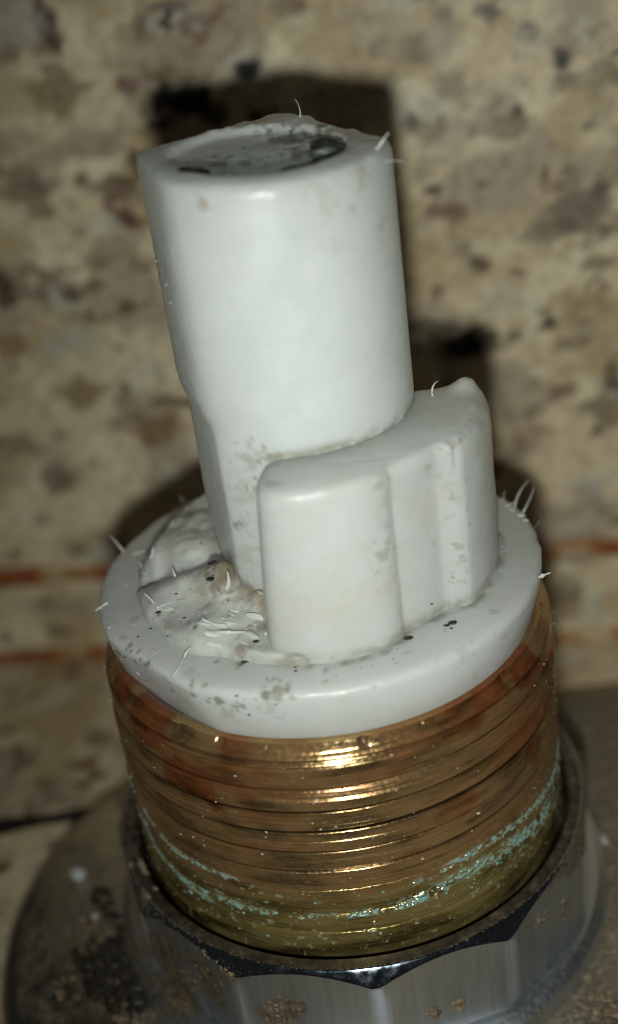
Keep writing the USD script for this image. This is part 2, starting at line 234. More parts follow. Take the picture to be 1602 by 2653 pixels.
def sheet(p0, U, Vv, nu, nv, th):
    """a slab: a fine front sheet and plain back and sides"""
    s, t = np.meshgrid(np.linspace(0, 1, nu), np.linspace(0, 1, nv), indexing='ij')
    v = p0+s.reshape(-1, 1)*U+t.reshape(-1, 1)*Vv
    i = np.arange(nu*nv).reshape(nu, nv)
    f = np.stack([i[:-1, :-1], i[1:, :-1], i[1:, 1:], i[:-1, 1:]], -1).reshape(-1, 4)
    n = np.cross(U, Vv); n = n/np.linalg.norm(n)
    ring = np.concatenate([i[:, 0], i[-1, 1:], i[-2::-1, -1], i[0, -2:0:-1]])
    b = len(v)+np.arange(len(ring)); vb = v[ring]-n*th
    nxt = np.roll(np.arange(len(ring)), -1)
    fs = np.stack([ring, b, b[nxt], ring[nxt]], -1)
    F = np.vstack([f, fs]); T = np.vstack([F[:, [0, 1, 2]], F[:, [0, 2, 3]]])
    cap = np.stack([np.full(len(ring), len(v)+len(ring)), b[nxt], b], -1)
    return np.vstack([v, vb, vb.mean(0)]), np.vstack([T, cap])
ZA = 10.0                                               # height of the strip under the upper seam
wall = thing('backsplash', 'speckled tan and brown polished granite backsplash behind the tap stem', 'backsplash')
p0 = W0-WD*55+np.array([0, 0, ZA+.7])
v, f = sheet(p0, WD*110, np.array([0, 0, 62.0]), 331, 187, 12)
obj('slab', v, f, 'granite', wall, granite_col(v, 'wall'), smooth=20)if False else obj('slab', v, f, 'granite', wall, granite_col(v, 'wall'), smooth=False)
p0 = W0-WD*55+np.array([0, 0, .8])
v, f = sheet(p0, WD*110, np.array([0, 0, ZA-.8]), 331, 30, 12)
obj('base_strip', v, f, 'granite', wall, granite_col(v, 'wall'), smooth=False)
def bead(z, r, seed, along=56):
    t = np.linspace(-along, along, 150); a = np.linspace(0, 2*np.pi, 11)[:-1]
    v = []
    for x in t:
        k = r*(1+.45*(meshkit.noise(np.array([[x*.35+90, seed, 5]]))[0]-.5)); zz = z+.5*(meshkit.noise(np.array([[x*.16+90, seed, 9]]))[0]-.5)
        for an in a: v.append(W0*np.array([1, 1, 0])+WD*x+WN*(k*.45*math.cos(an)-.05)+np.array([0, 0, zz+k*math.sin(an)]))
    n = len(a); i = np.arange(len(t)*n).reshape(len(t), n)
    q = np.stack([i[:-1], np.roll(i[:-1], -1, 1), np.roll(i[1:], -1, 1), i[1:]], -1).reshape(-1, 4)
    return np.array(v), np.vstack([q[:, [0, 2, 1]], q[:, [0, 3, 2]]])
v, f = bead(Z0+ZA+.3, .95, 2.0); tag(obj('seam', v, f, 'rusty_caulk', wall), 'rust stained upper seam')
v, f = bead(Z0+.55, .85, 7.0); tag(obj('caulk', v, f, 'rusty_caulk', wall), 'rust stained caulk line at the counter')
# counter: one sheet with a dark open joint across its left side
ja, jb = on_z(-250, 2185, Z0), on_z(420, 2075, Z0)
v, f = sheet(np.array([-70, -60, Z0]), np.array([140, 0, 0.]), np.array([0, 108, 0.]), 281, 217, 8)
jd = (jb-ja)/np.linalg.norm(jb-ja); jn = np.array([-jd[1], jd[0], 0]); jd_ = (v-ja)@jn; jl = (v-ja)@jd
gc = granite_col(v, 'counter')
tag(obj('countertop', v, f, 'granite', None, gc, smooth=False), kind='structure')
L = np.linalg.norm(jb-ja)
bx = []
for k in range(40):
    s_ = L*k/39; w_ = .85+.5*(meshkit.noise(np.array([[s_*.25+50, 3, 3]]))[0]-.5)
    for sg in (-1, 1): bx.append(ja+jd*s_+jn*sg*w_+np.array([0, 0, .05]))
    for sg in (1, -1): bx.append(ja+jd*s_+jn*sg*w_+np.array([0, 0, -.4]))
i = np.arange(160).reshape(40, 4); q = np.stack([i[:-1], np.roll(i[:-1], -1, 1), np.roll(i[1:], -1, 1), i[1:]], -1).reshape(-1, 4)
tag(obj('counter_joint', np.array(bx), np.vstack([q[:, [0, 1, 2]], q[:, [0, 2, 3]]]), 'dark_joint', None, smooth=False), kind='structure')

# ------------------------------------------------------------------ deck plate under the tap
DZ = -8.6
def plate_mesh():
    a = math.radians(-4); ux = np.array([math.cos(a), math.sin(a)]); uy = np.array([-ux[1], ux[0]])
    C0 = np.array([-4.7, 0.]); out = []
    for t in np.linspace(math.pi/2, 3*math.pi/2, 90): out.append(C0+21.7*(math.cos(t)*ux+math.sin(t)*uy))
    base = C0-21.7*uy
    for s_ in np.linspace(2, 36, 18): out.append(base+ux*s_)
    top = C0+21.7*uy
    for t in np.linspace(-math.pi/2, math.pi/2, 90): out.append(C0+ux*38+21.7*(math.cos(t)*ux+math.sin(t)*uy))
    for s_ in np.linspace(36, 2, 18): out.append(top+ux*s_)
    out = np.array(out); nrm = np.zeros_like(out); d = np.roll(out, -1, 0)-np.roll(out, 1, 0); nrm = np.stack([d[:, 1], -d[:, 0]], 1); nrm /= np.linalg.norm(nrm, axis=1, keepdims=True)
    prof = [(0, Z0), (0, Z0+1.2), (.10, DZ-2.3), (.4, DZ-1.6), (.9, DZ-1.1), (1.7, DZ-.7), (2.7, DZ-.38), (3.9, DZ-.16), (5.2, DZ-.04), (6.5, DZ+.04)]
    rings = [np.c_[out-nrm*o, np.full(len(out), z)] for o, z in prof]
    # inner rings towards the tap axis
    last = rings[-1]
    for k in np.linspace(.05, 1, 30): c = np.array([0, 0]); rr = last.copy(); tgt = np.c_[last[:, :2]*0+12*last[:, :2]/np.linalg.norm(last[:, :2], axis=1, keepdims=True), np.full(len(last), DZ+.5)]; rings.append(last*(1-k)+tgt*k)
    v = np.vstack(rings); n = len(out); i = np.arange(len(v)).reshape(-1, n)
    q = np.stack([i[:-1], np.roll(i[:-1], -1, 1), np.roll(i[1:], -1, 1), i[1:]], -1).reshape(-1, 4)
    return v, np.vstack([q[:, [0, 1, 2]], q[:, [0, 2, 3]]])
deck = thing('faucet_deck_plate', 'dull chrome faucet deck plate filmed with brown limescale under the nut', 'deck plate')
v, f = plate_mesh()
rr_ = np.hypot(v[:, 0], v[:, 1])
film = np.clip(.50+.25*(fbm(v*.2, 3, 5)-.5)*2+.12*ss(20, 15, rr_), 0, 1)
film = (film+.3*ss(14, 22, v[:, 0]))*ss(DZ-1.3, DZ-.6, v[:, 2])
obj('plate', v, f, 'plate_chrome', deck, np.c_[film, film*0, film])
class Flat:
    def hit(s, px, py, tol=0): return on_z(px, py, DZ+.25), np.array([0, 0, 1.])
PLATE = Flat()

# ------------------------------------------------------------------ chrome nut: twelve flats, turned top chamfer
def nut_mesh():
    A0 = -.4; NS = 12; Rc = 16.1; zc0, zr = .3, 15.4
    nth = 12*24; th = np.arange(nth)*2*np.pi/nth
    rel = (np.degrees(th)-A0) % 30-15
    rp = Rc*math.cos(math.radians(15))/np.cos(np.radians(rel))
    rp = np.minimum(rp, Rc-.07)                         # broken corner edges
    slope = 1.45
    zt = zc0-(rp-zr)*slope                              # where the cone meets the flats
    rings = []
    rings.append((np.full(nth, 13.0), np.full(nth, -3.0)))
    rings.append((np.full(nth, 14.25), np.full(nth, -2.4)))
    rings.append((np.full(nth, 14.45), np.full(nth, zc0-.25)))
    rings.append((np.full(nth, 14.65), np.full(nth, zc0)))
    rings.append((np.full(nth, zr-.08), np.full(nth, zc0)))
    for k in (.05, .35, .7, .95): rings.append((zr+(rp-zr)*k, zc0-(rp-zr)*slope*k))
    rings.append((rp+.0, zt-.07)); rings.append((rp, zt-.3))
    for z in np.linspace(-1.6, -6.2, 26): rings.append((rp, np.full(nth, z)))
    rings.append((rp-.25, np.full(nth, -6.5))); 
    rings.append((np.full(nth, 16.3), np.full(nth, -6.6))); rings.append((np.full(nth, 16.9), np.full(nth, -6.9))); rings.append((np.full(nth, 17.0), np.full(nth, DZ-.2)))
    v = np.vstack([np.c_[r*np.sin(th), -r*np.cos(th), z] for r, z in rings]); i = np.arange(len(v)).reshape(-1, nth)
    q = np.stack([i[:-1], i[1:], np.roll(i[1:], -1, 1), np.roll(i[:-1], -1, 1)], -1).reshape(-1, 4)
    return v, np.vstack([q[:, [0, 1, 2]], q[:, [0, 2, 3]]])
nut = thing('chrome_nut', 'chrome many-sided nut with chamfered top rim gripping the brass sleeve', 'nut')
v, f = nut_mesh()
NUT = Surf(v, f); th = np.degrees(np.arctan2(v[:, 0], -v[:, 1])); r_ = np.hypot(v[:, 0], v[:, 1])
film = .06+.5*ss(34, 58, th)*(v[:, 2] > -.75)+.40*ss(-32, -60, th)+.55*((r_ < 15.35) & (v[:, 2] > -.1))+.2*ss(34, 62, th)
edge = np.exp(-((np.mod(th+15, 30)-15)/1.5)**2)*(v[:, 2] < -.85)*(v[:, 2] > -6.0)*(.35+.65*(np.abs(th) < 12))
for px, py, rad_, k_ in ((520, 2520, 1.5, .6), (585, 2545, .7, .6), (470, 2575, 1.3, .6), (560, 2600, 1.2, .5), (740, 2625, 1.1, .7), (690, 2640, 1.0, .6), (790, 2615, .6, .5), (1480, 2350, .35, .7), (1470, 2380, .35, .7), (1412, 2385, .5, .6), (352, 2150, .5, .6), (370, 2240, .7, .6), (385, 2310, .5, .5), (430, 2480, 1.0, .4), (1130, 2635, .3, .5), (1200, 2615, .35, .5)):
    p_, n_ = NUT.hit(px, py, .5); film = film+k_*np.exp(-(np.linalg.norm(v-p_, axis=1)/rad_)**2)
col = np.c_[film, edge, film]
zc_ = v[f].mean(1); fr_ = np.hypot(zc_[:, 0], zc_[:, 1]); ring_i = (f.min(1)//288)
for nm, sel, mt in (('top_rim', ring_i < 4, 'rim_grime'), ('chamfer', (ring_i >= 4) & (ring_i < 9), 'clean_chrome'), ('body', ring_i >= 9, 'nut_chrome')):
    ff = f[sel]; ids = np.unique(ff); mp = np.full(len(v), -1); mp[ids] = np.arange(len(ids))
    obj(nm, v[ids], mp[ff], mt, nut, col[ids], smooth=(nm == 'chamfer'))

# ------------------------------------------------------------------ brass sleeve
def brass_mesh():
    nt = 960; th = np.linspace(0, 2*np.pi, nt, endpoint=False)           # from the front, towards the right
    ths = np.where(th > np.pi, th-2*np.pi, th)
    z = np.concatenate([np.linspace(-3, 0, 8)[:-1], np.linspace(0, 14.62, 420)])
    T, Z = np.meshgrid(ths, z)
    PITCH_ = 1.42
    lam = (Z-10.6-PITCH_*T/(2*np.pi))/PITCH_
    ph = lam-np.floor(lam)                                              # 0 at the groove
    tri = np.minimum(ph, 1-ph)*2
    dmm = np.minimum(ph, 1-ph)*PITCH_
    wv = .10+.035*np.sin(2.1*Z+T)
    depth = .27*np.exp(-(dmm/wv)**2)+.15*ph+.07*np.exp(-((ph-.52)*PITCH_/.05)**2)*(.5+.5*np.sin(T*1.7+Z))
    x = np.c_[Z.ravel(), np.sin(T).ravel()*14, np.cos(T).ravel()*14]
    env = ss(3.4, 6.0, Z)*(1-.75*ss(11.6, 12.4, Z))*(.55+.45*ss(6, 9, Z))
    nzz = (.30*(fbm(x*np.array([2.0, .05, .05]), 3, 4)-.5)+.42*(fbm(x*np.array([7.5, .10, .10]), 3, 6)-.5)).reshape(Z.shape)
    r = 13.98-depth*env+.15*nzz
    r -= .30*np.exp(-((Z-13.75)/.13)**2)                                # turned groove under the top land
    r -= .17*ss(12.0, 12.08, Z)*(1-ss(13.6, 13.7, Z))+.55*np.clip(Z-11.45, 0, .55)*(Z < 12.06)*(1-ss(12.0, 12.06, Z))+.08*np.exp(-((Z-11.4)/.07)**2)
    r -= .12*np.exp(-((Z-3.1-.25*np.sin(T))/.12)**2)+.10*np.exp(-((Z-1.7)/.10)**2)
    r -= np.clip(Z-13.75, 0, 1)*.95                                     # chamfered top land
    r -= np.clip(.35-Z, 0, .35)*.8
    # small dings on the top edge
    ding = ss(.62, .75, fbm(np.c_[np.sin(T).ravel()*14, np.cos(T).ravel()*14, Z.ravel()]*.9, 3, 9)).reshape(Z.shape)*ss(13.3, 14.3, Z)*.12
    r -= ding
    v = np.c_[(r*np.sin(T)).ravel(), (-r*np.cos(T)).ravel(), Z.ravel()]
    i = np.arange(len(v)).reshape(Z.shape)
    q = np.stack([i[:-1], np.roll(i[:-1], -1, 1), np.roll(i[1:], -1, 1), i[1:]], -1).reshape(-1, 4)
    F = np.vstack([q[:, [0, 1, 2]], q[:, [0, 2, 3]]])
    # top land and bore
    k = len(v); top = v[i[-1]]; r0 = np.hypot(top[:, 0], top[:, 1])
    add = []
    for rr, zz in ((12.6, 14.66), (12.0, 14.2), (11.6, 12.0)):
        add.append(np.c_[np.sin(ths)*rr, -np.cos(ths)*rr, np.full(nt, zz)])
    v = np.vstack([v]+add); prev = i[-1]
    for j in range(3):
        cur = k+j*nt+np.arange(nt); qq = np.stack([prev, np.roll(prev, -1), np.roll(cur, -1), cur], -1); F = np.vstack([F, qq[:, [0, 1, 2]], qq[:, [0, 2, 3]]]); prev = cur
    return v, F, depth*env
brass = thing('brass_sleeve', 'tarnished threaded brass valve sleeve with turquoise verdigris above the chrome nut', 'threaded sleeve')
v, f, gr = brass_mesh()
BR = Surf(v, f)
T = np.arctan2(v[:, 0], -v[:, 1]); Td = np.degrees(T); Z = v[:, 2]
cy = np.c_[np.sin(T)*14, np.cos(T)*14, Z]
vd = np.zeros(len(v))
blot = fbm(cy*1.3, 5, 14); fine = fbm(cy*3.2, 3, 15)
zl = 4.6+.25*T                                       # the green line climbs a little round the sleeve
right = ss(20, 60, Td); left = ss(-30, -65, Td)
def vline(az, zz, wz, k, lo_, hi_, src):
    zc = np.interp(Td, az, zz); e = ss(az[0]-3, az[0]+4, Td)*(1-ss(az[-1]-4, az[-1]+3, Td))
    return k*e*np.exp(-((Z-zc)/wz)**2)*ss(lo_, hi_, src)
vd = vd+vline([22, 32, 42, 53, 66, 75], [4.9, 4.87, 4.67, 4.35, 4.3, 4.9], .20, 1.6, .28, .42, blot)
vd = vd+vline([-80, -68, -62, -52, -40, -30], [6.6, 6.4, 5.7, 5.1, 5.0, 5.0], .15, 1.6, .30, .42, blot)
vd = vd+vline([-72, -66, -60, -53, -46, -40], [4.6, 4.4, 3.4, 3.0, 2.6, 2.4], .22, 1.8, .25, .36, blot)
vd = vd+vline([6, 14, 22, 31, 40, 53, 60], [3.1, 3.28, 3.7, 3.6, 3.5, 3.0, 2.8], .36, 1.5, .36, .50, blot*.5+fine*.5)
vd = vd+vline([-48, -40, -29, -17, -2, 8], [2.9, 2.98, 2.92, 2.98, 3.05, 3.1], .22, 1.4, .42, .54, blot*.5+fine*.5)
vd = vd+vline([12, 28], [4.4, 4.7], .3, 1.0, .5, .58, blot)+right*np.exp(-((Z-2.9)/1.3)**2)*ss(.56, .64, blot)*.8
vd += .5*ss(.64, .72, fine)*ss(6.5, 4, Z)
red = np.clip(ss(.50, .66, fbm(cy*.35, 3, 16))*ss(6, 9, Z)*(.35+.8*ss(15, 40, Td)+.8*ss(-15, -40, Td)), 0, .95)
red = np.maximum(red, .8*np.exp(-((Td-48)/12)**2-((Z-10.5)/1.6)**2)); red = np.maximum(red, .75*np.exp(-((Td+34)/14)**2-((Z-12.2)/.9)**2))
ol = ss(5.6, 3.2, Z)*.92
crust = fbm(cy*5.5, 3, 18)
vd = np.clip(vd*1.25, 0, 1)*ss(.36, .54, crust); vd = np.clip(vd, 0, 1)
rad_ = np.hypot(v[:, 0], v[:, 1]); out_ = (Z > 0) & (rad_ > 13.2)
v = v*np.where(out_, 1+vd*(.05+.10*crust)/14, 1)[:, None]*np.array([1, 1, 0])+np.c_[Z*0, Z*0, Z]
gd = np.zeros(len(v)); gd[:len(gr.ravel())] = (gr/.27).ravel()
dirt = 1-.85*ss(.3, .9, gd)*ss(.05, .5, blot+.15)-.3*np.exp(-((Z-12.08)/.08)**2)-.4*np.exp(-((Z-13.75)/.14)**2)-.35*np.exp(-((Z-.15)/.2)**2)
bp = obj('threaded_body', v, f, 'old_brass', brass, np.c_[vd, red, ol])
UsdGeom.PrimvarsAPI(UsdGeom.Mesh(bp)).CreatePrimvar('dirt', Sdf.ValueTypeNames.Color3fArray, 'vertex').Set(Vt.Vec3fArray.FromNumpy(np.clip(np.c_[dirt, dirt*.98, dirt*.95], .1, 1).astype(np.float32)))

# ------------------------------------------------------------------ white plastic cartridge
cart = thing('plastic_cartridge', 'worn white plastic valve cartridge with tall hollow stem seated in the brass sleeve', 'valve cartridge')
def flange_sdf(x, y, z, g):
    r = np.hypot(x, y)
    t = np.arctan2(x, -y)
    ro = np.interp(z, [12, 13.4, 14.6, 16.2, 17.6, 18.3], [11.3, 11.6, 12.75, 13.15, 13.4, 13.45])
    ro = ro+.30*nz(g, 1.0, 3)*ss(16.8, 18, z)*(.4+.9*ss(.7, 1.3, np.abs(t)))
    side = (r-ro)*.92
    s, c = azim(-51); cut = x*s+y*c-(12.0+(z-14.6)*.33)
    top = z-18.0-.10*nz(g, .35, 4)-.07*nz(g, 1.6, 8)*ss(6, 0, x)
    return np.maximum(smax(smax(side, cut, .3), top, .55), 12.2-z)
v, f = sdf_mesh(flange_sdf, (-14.4, -14.4, 12), (14.4, 14.4, 18.9)); FL = Surf(v, f); FLm = (v, f)
def rot(x, y, d): s, c = azim(d); return x*s+y*c
def stem_sdf(x, y, z, g):
    r = np.hypot(x, y)
    rr = 6.78-.012*(43-z)*0
    side = r-rr
    lowd = .42*ss(30.6, 29.2, z+1.2*nz(g, .9, 2))
    fl_ = rot(x, y, -76)-(5.95-lowd)-.14*nz(g, .6, 5)-.07*nz(g, 2.4, 15)
    side = np.where(z > 30.6, smax(side, fl_, .7), smax(side, fl_+.1*ss(29, 30.6, z), .12+.58*ss(28.6, 30.6, z)))
    side = smax(side, rot(x, y, -145)-4.75, .25); side = smax(side, rot(x, y, 122)-5.3-.7*nz(g, .8, 6)*ss(40, 42.5, z), .3)
    top = z-(42.55-.045*x+.09*y)-.55*nz(g, 1.1, 7)*ss(-1, 4, x+y)-.16*nz(g, 1.6, 17)
    body = smax(side, top, .6)
    hx, hy = x+.1, y+.5; hr = np.hypot(hx, hy*1.04)
    dish = smax(hr-4.5-.3*nz(g, .7, 9), (42.55-.045*x+.13*y)-.55-.1*nz(g, 1.4, 19)-z, .3)
    body = smax(body, -dish, .22)
    return np.maximum(body, 17.2-z)
v, f = sdf_mesh(stem_sdf, (-7.6, -7.6, 17), (7.6, 7.6, 44.2)); ST = Surf(v, f)
def sleeve_sdf(x, y, z, g):
    r = np.hypot(x, y); t = np.degrees(np.arctan2(x, -y))
    ro = 10.85+np.zeros_like(r)
    pocket = ss(17.5, 23, t)*(1-ss(37, 48, t))
    pil = np.sqrt(np.clip(1-((t-2.5)/21)**2, 0, 1))
    ro = np.where(t < 34, 10.02+.95*pil, 10.02+.9*ss(40, 49, t))
    ro = ro+.35*ss(25.5, 28, z)*(1-pil)*(t > 2)*(t < 45)
    ro = ro+.10*nz(g, .6, 18)
    band = np.maximum(r-ro, 6.5-r)
    a0 = -rot(x, y, -9-90+180)*-1
    left = rot(x, y, -12-90)-.0+.035*(z-28)*-1*0
    left = rot(x, y, -102)-(.5+.16*(28-z)*.6)
    back = rot(x, y, 88+90)-.4
    top = np.maximum(z-28.05-.15*nz(g, .7, 12), .6*(z-28.1+1.1*(r-10.0)*ss(50, 75, t)-.5*nz(g, 1.1, 13)))-.55*np.exp(-((x-9.6)**2+(y+.6)**2)/.5)
    b = smax(smax(smax(band, left, 1.1), back, .25), top, .45)
    return np.maximum(b, 17.3-z)
v, f = sdf_mesh(sleeve_sdf, (-4, -12, 17), (12, 2.4, 29.6)); SL = Surf(v, f)
def tab_sdf(x, y, z, g):
    r = np.hypot(x, y); t = np.degrees(np.arctan2(x, -y))
    n = nz(g, .55, 21, 4); n2 = nz(g, 1.5, 22, 3)
    h = 18.7+.9*n+.45*n2-.25*np.abs(nz(g, 2.6, 27))
    h = h+1.3*ss(-75, -95, t)*(1-ss(9.6, 10.9, r))                       # higher step behind on the left
    def bump(px, py, pz, rad, hh): c = on_z(px, py, pz); return hh*np.exp(-((x-c[0])**2+(y-c[1])**2)/rad**2)
    h = h+bump(585, 1490, 20, 1.7, 1.9)+bump(690, 1540, 19.6, 1.5, 1.3)+bump(540, 1640, 18.6, 1.5, .7)+bump(470, 1480, 20, 2.0, .9)-bump(405, 1500, 18.5, 1.3, 1.2)
    top = (z-h)*.75
    side = r-(10.9+1.3*n)
    s = np.maximum(side, 4-r)
    s = smax(s, rot(x, y, -9+90)-.6, .5); s = smax(s, -np.where(t < 0, -1, 1)*0-6+0*x, .1)
    s = np.maximum(s, np.where((t > 150), 1, -1)*1.0)
    s = smax(s, rot(x, y, 175)-9, .3)
    return np.maximum(smax(s, top, .25), 17.4-z)
v, f = sdf_mesh(tab_sdf, (-12.6, -12.6, 17.2), (2.5, 8, 23.2)); TB = Surf(v, f)
def stain(S, spots, soft=1.0, size=1.0):
    col = np.ones((len(S.v), 3))
    for (px, py, rx, k, cc) in spots:
        p, n = S.hit(px, py); rx = rx*size if rx < 1 else rx; k = k*soft
        d = np.linalg.norm(S.v-p, axis=1); near = d < rx*2.2
        w = d[near]/rx*(1+1.9*(fbm(S.v[near]*2.7, 4, int(px+py))-.5)*2)
        kk = np.minimum(1.1*k, 1)*(1-ss(.3, 1.15, w)); col[near] = col[near]*(1-kk[:, None])+np.array(cc)*kk[:, None]
    return col
BRN, TAN, BLK, OLV = (.40, .31, .22), (.78, .70, .58), (.16, .15, .12), (.55, .53, .42)
st_spots = [(480, 428, .5, .9, (.10, .11, .10)), (560, 418, .8, .8, (.10, .11, .10)), (640, 410, .8, .6, (.13, .14, .13)), (740, 350, 1.1, .85, (.10, .11, .10)), (800, 345, .9, .85, (.09, .09, .08)), (780, 385, .8, .7, (.12, .12, .11)), (445, 412, .35, .8, (.12, .12, .1)), (850, 335, .5, .7, (.3, .18, .12)), (900, 340, .6, .5, BRN), (600, 380, 1.8, .35, (.45, .5, .5)), (700, 370, 1.2, .4, (.35, .38, .37)), (525, 525, .45, .8, (.62, .48, .36)), (840, 500, .5, .5, TAN), (850, 545, .5, .5, TAN), (935, 450, .7, .7, (.70, .58, .42)), (905, 545, .4, .6, TAN), (990, 585, .4, .4, OLV), (900, 380, .7, .6, OLV), (960, 350, .6, .6, TAN), (880, 640, .5, .35, TAN),
    (650, 1190, .7, .6, OLV), (640, 1280, .8, .55, TAN), (680, 1260, .5, .7, BRN), (630, 1360, .5, .5, OLV), (470, 1060, .3, .7, BLK), (545, 1440, .6, .8, BRN), (640, 1440, .9, .6, TAN), (610, 1360, .3, .6, BLK), (515, 1280, .2, .5, BLK), (700, 1185, .4, .7, BRN), (860, 1160, .35, .5, OLV), (950, 1130, .35, .4, OLV), (620, 1300, .5, .5, (.72, .66, .55))]
sl_spots = [(700, 1250, .6, .65, BRN), (690, 1340, .6, .5, TAN), (720, 1200, .6, .55, OLV), (990, 1230, .7, .65, OLV), (1000, 1300, .5, .4, TAN), (990, 1440, .75, .7, (.50, .44, .34)), (1005, 1520, .6, .4, TAN), (1000, 1360, .5, .4, OLV), (1200, 1120, .5, .55, BRN), (1170, 1150, .45, .6, BRN), (1235, 1090, .4, .5, OLV),
    (1105, 1210, .2, .7, OLV), (1150, 1250, .5, .4, OLV), (1180, 1290, .4, .4, OLV), (1220, 1360, .2, .8, BLK), (1195, 1420, .3, .6, BRN), (1170, 1500, .25, .7, BLK), (1060, 1650, .3, .9, BLK), (1100, 1655, .45, .7, BRN), (1150, 1630, .35, .8, BRN), (1175, 1610, .3, .8, BLK), (1190, 1570, .4, .6, OLV), (690, 1620, .6, .5, TAN), (830, 1100, .4, .3, TAN), (1120, 1060, 1.5, .35, TAN)]
tb_spots = [(590, 1475, 1.0, .8, (.34, .25, .17)), (700, 1550, 1.2, .75, (.46, .36, .25)), (640, 1500, 1.4, .6, (.6, .5, .38)), (530, 1500, 1.0, .6, (.62, .55, .45)), (600, 1470, .7, .75, BRN), (700, 1560, .8, .7, (.45, .35, .24)), (650, 1530, .9, .5, TAN), (560, 1500, .6, .7, BRN), (480, 1335, .5, .7, BLK), (500, 1370, .5, .6, BRN), (440, 1620, .6, .6, OLV), (520, 1560, .7, .4, TAN), (410, 1590, .2, .9, BLK), (620, 1690, .6, .6, BRN), (560, 1450, .4, .8, BLK), (615, 1475, .3, .9, (.2, .12, .09)), (545, 1500, .25, .9, (.2, .12, .09)), (450, 1420, .6, .4, TAN), (700, 1600, .4, .5, BRN)]
fl_spots = [(340, 1690, .35, .85, BLK), (320, 1650, .4, .7, OLV), (370, 1730, .35, .9, BLK), (385, 1720, .3, .8, BLK), (420, 1755, .35, .6, OLV), (500, 1740, .5, .5, OLV), (620, 1720, .45, .85, BLK), (720, 1790, .7, .75, (.38, .34, .25)), (690, 1800, .4, .7, BLK), (560, 1820, .4, .7, BLK), (610, 1830, .35, .7, BLK), (530, 1780, .3, .7, BLK), (590, 1850, .5, .5, OLV), (700, 1840, .5, .5, OLV), (840, 1735, .3, .7, BRN), (850, 1680, .2, .9, BLK), (965, 1685, .4, .9, BLK), (1000, 1690, .4, .6, BRN), (890, 1720, .25, .6, BRN), (850, 1765, .25, .6, BRN), (1280, 1585, .4, .6, OLV), (1320, 1650, .35, .5, OLV), (1290, 1380, .3, .7, BLK), (1300, 1420, .2, .7, BLK), (1280, 1450, .3, .8, BLK), (1200, 1690, .6, .35, OLV), (1110, 1700, .4, .4, OLV), (300, 1700, .3, .8, BLK), (350, 1600, .4, .5, OLV), (470, 1790, .6, .35, OLV)]
rs = np.random.default_rng(3)
for _ in range(22): fl_spots.append((rs.uniform(300, 760), rs.uniform(1620, 1860), rs.uniform(.12, .28), .75, BLK if rs.random() < .6 else BRN))
for _ in range(22): fl_spots.append((rs.uniform(760, 1320), rs.uniform(1620, 1800), rs.uniform(.1, .22), .6, OLV))
for _ in range(6): tb_spots.append((rs.uniform(330, 560), rs.uniform(1330, 1640), rs.uniform(.1, .2), .85, BLK))
for _ in range(18): sl_spots.append((rs.uniform(1120, 1260), rs.uniform(1180, 1600), rs.uniform(.1, .3), .5, OLV))
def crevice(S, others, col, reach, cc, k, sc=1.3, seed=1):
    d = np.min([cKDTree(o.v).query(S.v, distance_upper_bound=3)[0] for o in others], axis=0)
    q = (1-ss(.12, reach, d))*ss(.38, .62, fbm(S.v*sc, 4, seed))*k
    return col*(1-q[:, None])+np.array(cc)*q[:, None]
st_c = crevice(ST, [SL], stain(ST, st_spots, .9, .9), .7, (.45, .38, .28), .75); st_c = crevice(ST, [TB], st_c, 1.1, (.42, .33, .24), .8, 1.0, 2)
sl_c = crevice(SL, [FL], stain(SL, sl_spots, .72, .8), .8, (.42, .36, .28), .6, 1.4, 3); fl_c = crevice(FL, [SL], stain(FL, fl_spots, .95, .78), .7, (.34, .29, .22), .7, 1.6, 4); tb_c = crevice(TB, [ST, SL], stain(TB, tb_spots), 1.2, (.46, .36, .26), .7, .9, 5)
yel = lambda S, k: k*ss(.42, .62, fbm(S.v*.28, 4, 33))[:, None]*np.array([.05, .09, .2])
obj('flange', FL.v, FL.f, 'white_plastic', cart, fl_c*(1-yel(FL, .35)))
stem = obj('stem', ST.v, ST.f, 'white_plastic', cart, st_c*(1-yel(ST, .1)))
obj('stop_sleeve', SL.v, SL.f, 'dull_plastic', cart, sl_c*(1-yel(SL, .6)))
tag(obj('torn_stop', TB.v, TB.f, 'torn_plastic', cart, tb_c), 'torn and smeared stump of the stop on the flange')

# grime packed in the front half of the stem's hole
def lumps(pts, seed, asp=(1.25, .85), rag=.9):
    r = np.random.default_rng(seed); vs, fs = [], []; k = 0
    for p, rad, sq, *nn in pts:
        s = trimesh.creation.icosphere(2 if rad > .35 else 1, 1.0); v = s.vertices*(1+rag*(fbm(s.vertices*1.3+r.uniform(0, 50, 3), 3)-.5)[:, None])
        a = r.uniform(0, 6.28); c_, s_ = math.cos(a), math.sin(a); v = v@np.array([[c_, s_, 0], [-s_, c_, 0], [0, 0, 1]])
        v = v*rad*np.array([asp[0], asp[1], sq])
        if nn:
            n = nn[0]; a1 = np.cross(n, [.3, .2, .9]); a1 /= np.linalg.norm(a1); v = v@np.array([a1, np.cross(n, a1), n])
        v = v+p; vs.append(v); fs.append(s.faces+k); k += len(v)
    return np.vstack(vs), np.vstack(fs)
pts = []
r3 = np.random.default_rng(5)
for a in np.linspace(-66, 100, 60):
    s_, c_ = azim(a); rad = 4.05+r3.uniform(-.5, .15); x_, y_ = -.1+s_*rad, -.5+c_*rad
    pts.append((np.array([x_, y_, 42.55-.045*x_+.13*y_-.36+r3.uniform(-.1, .16)]), r3.uniform(.25, .55), .4))
for a in (70, 85, 95, 105): s_, c_ = azim(a); pts.append((np.array([-.1+s_*3.5, -.5+c_*3.4, 42.5-.4]), .55, .5))
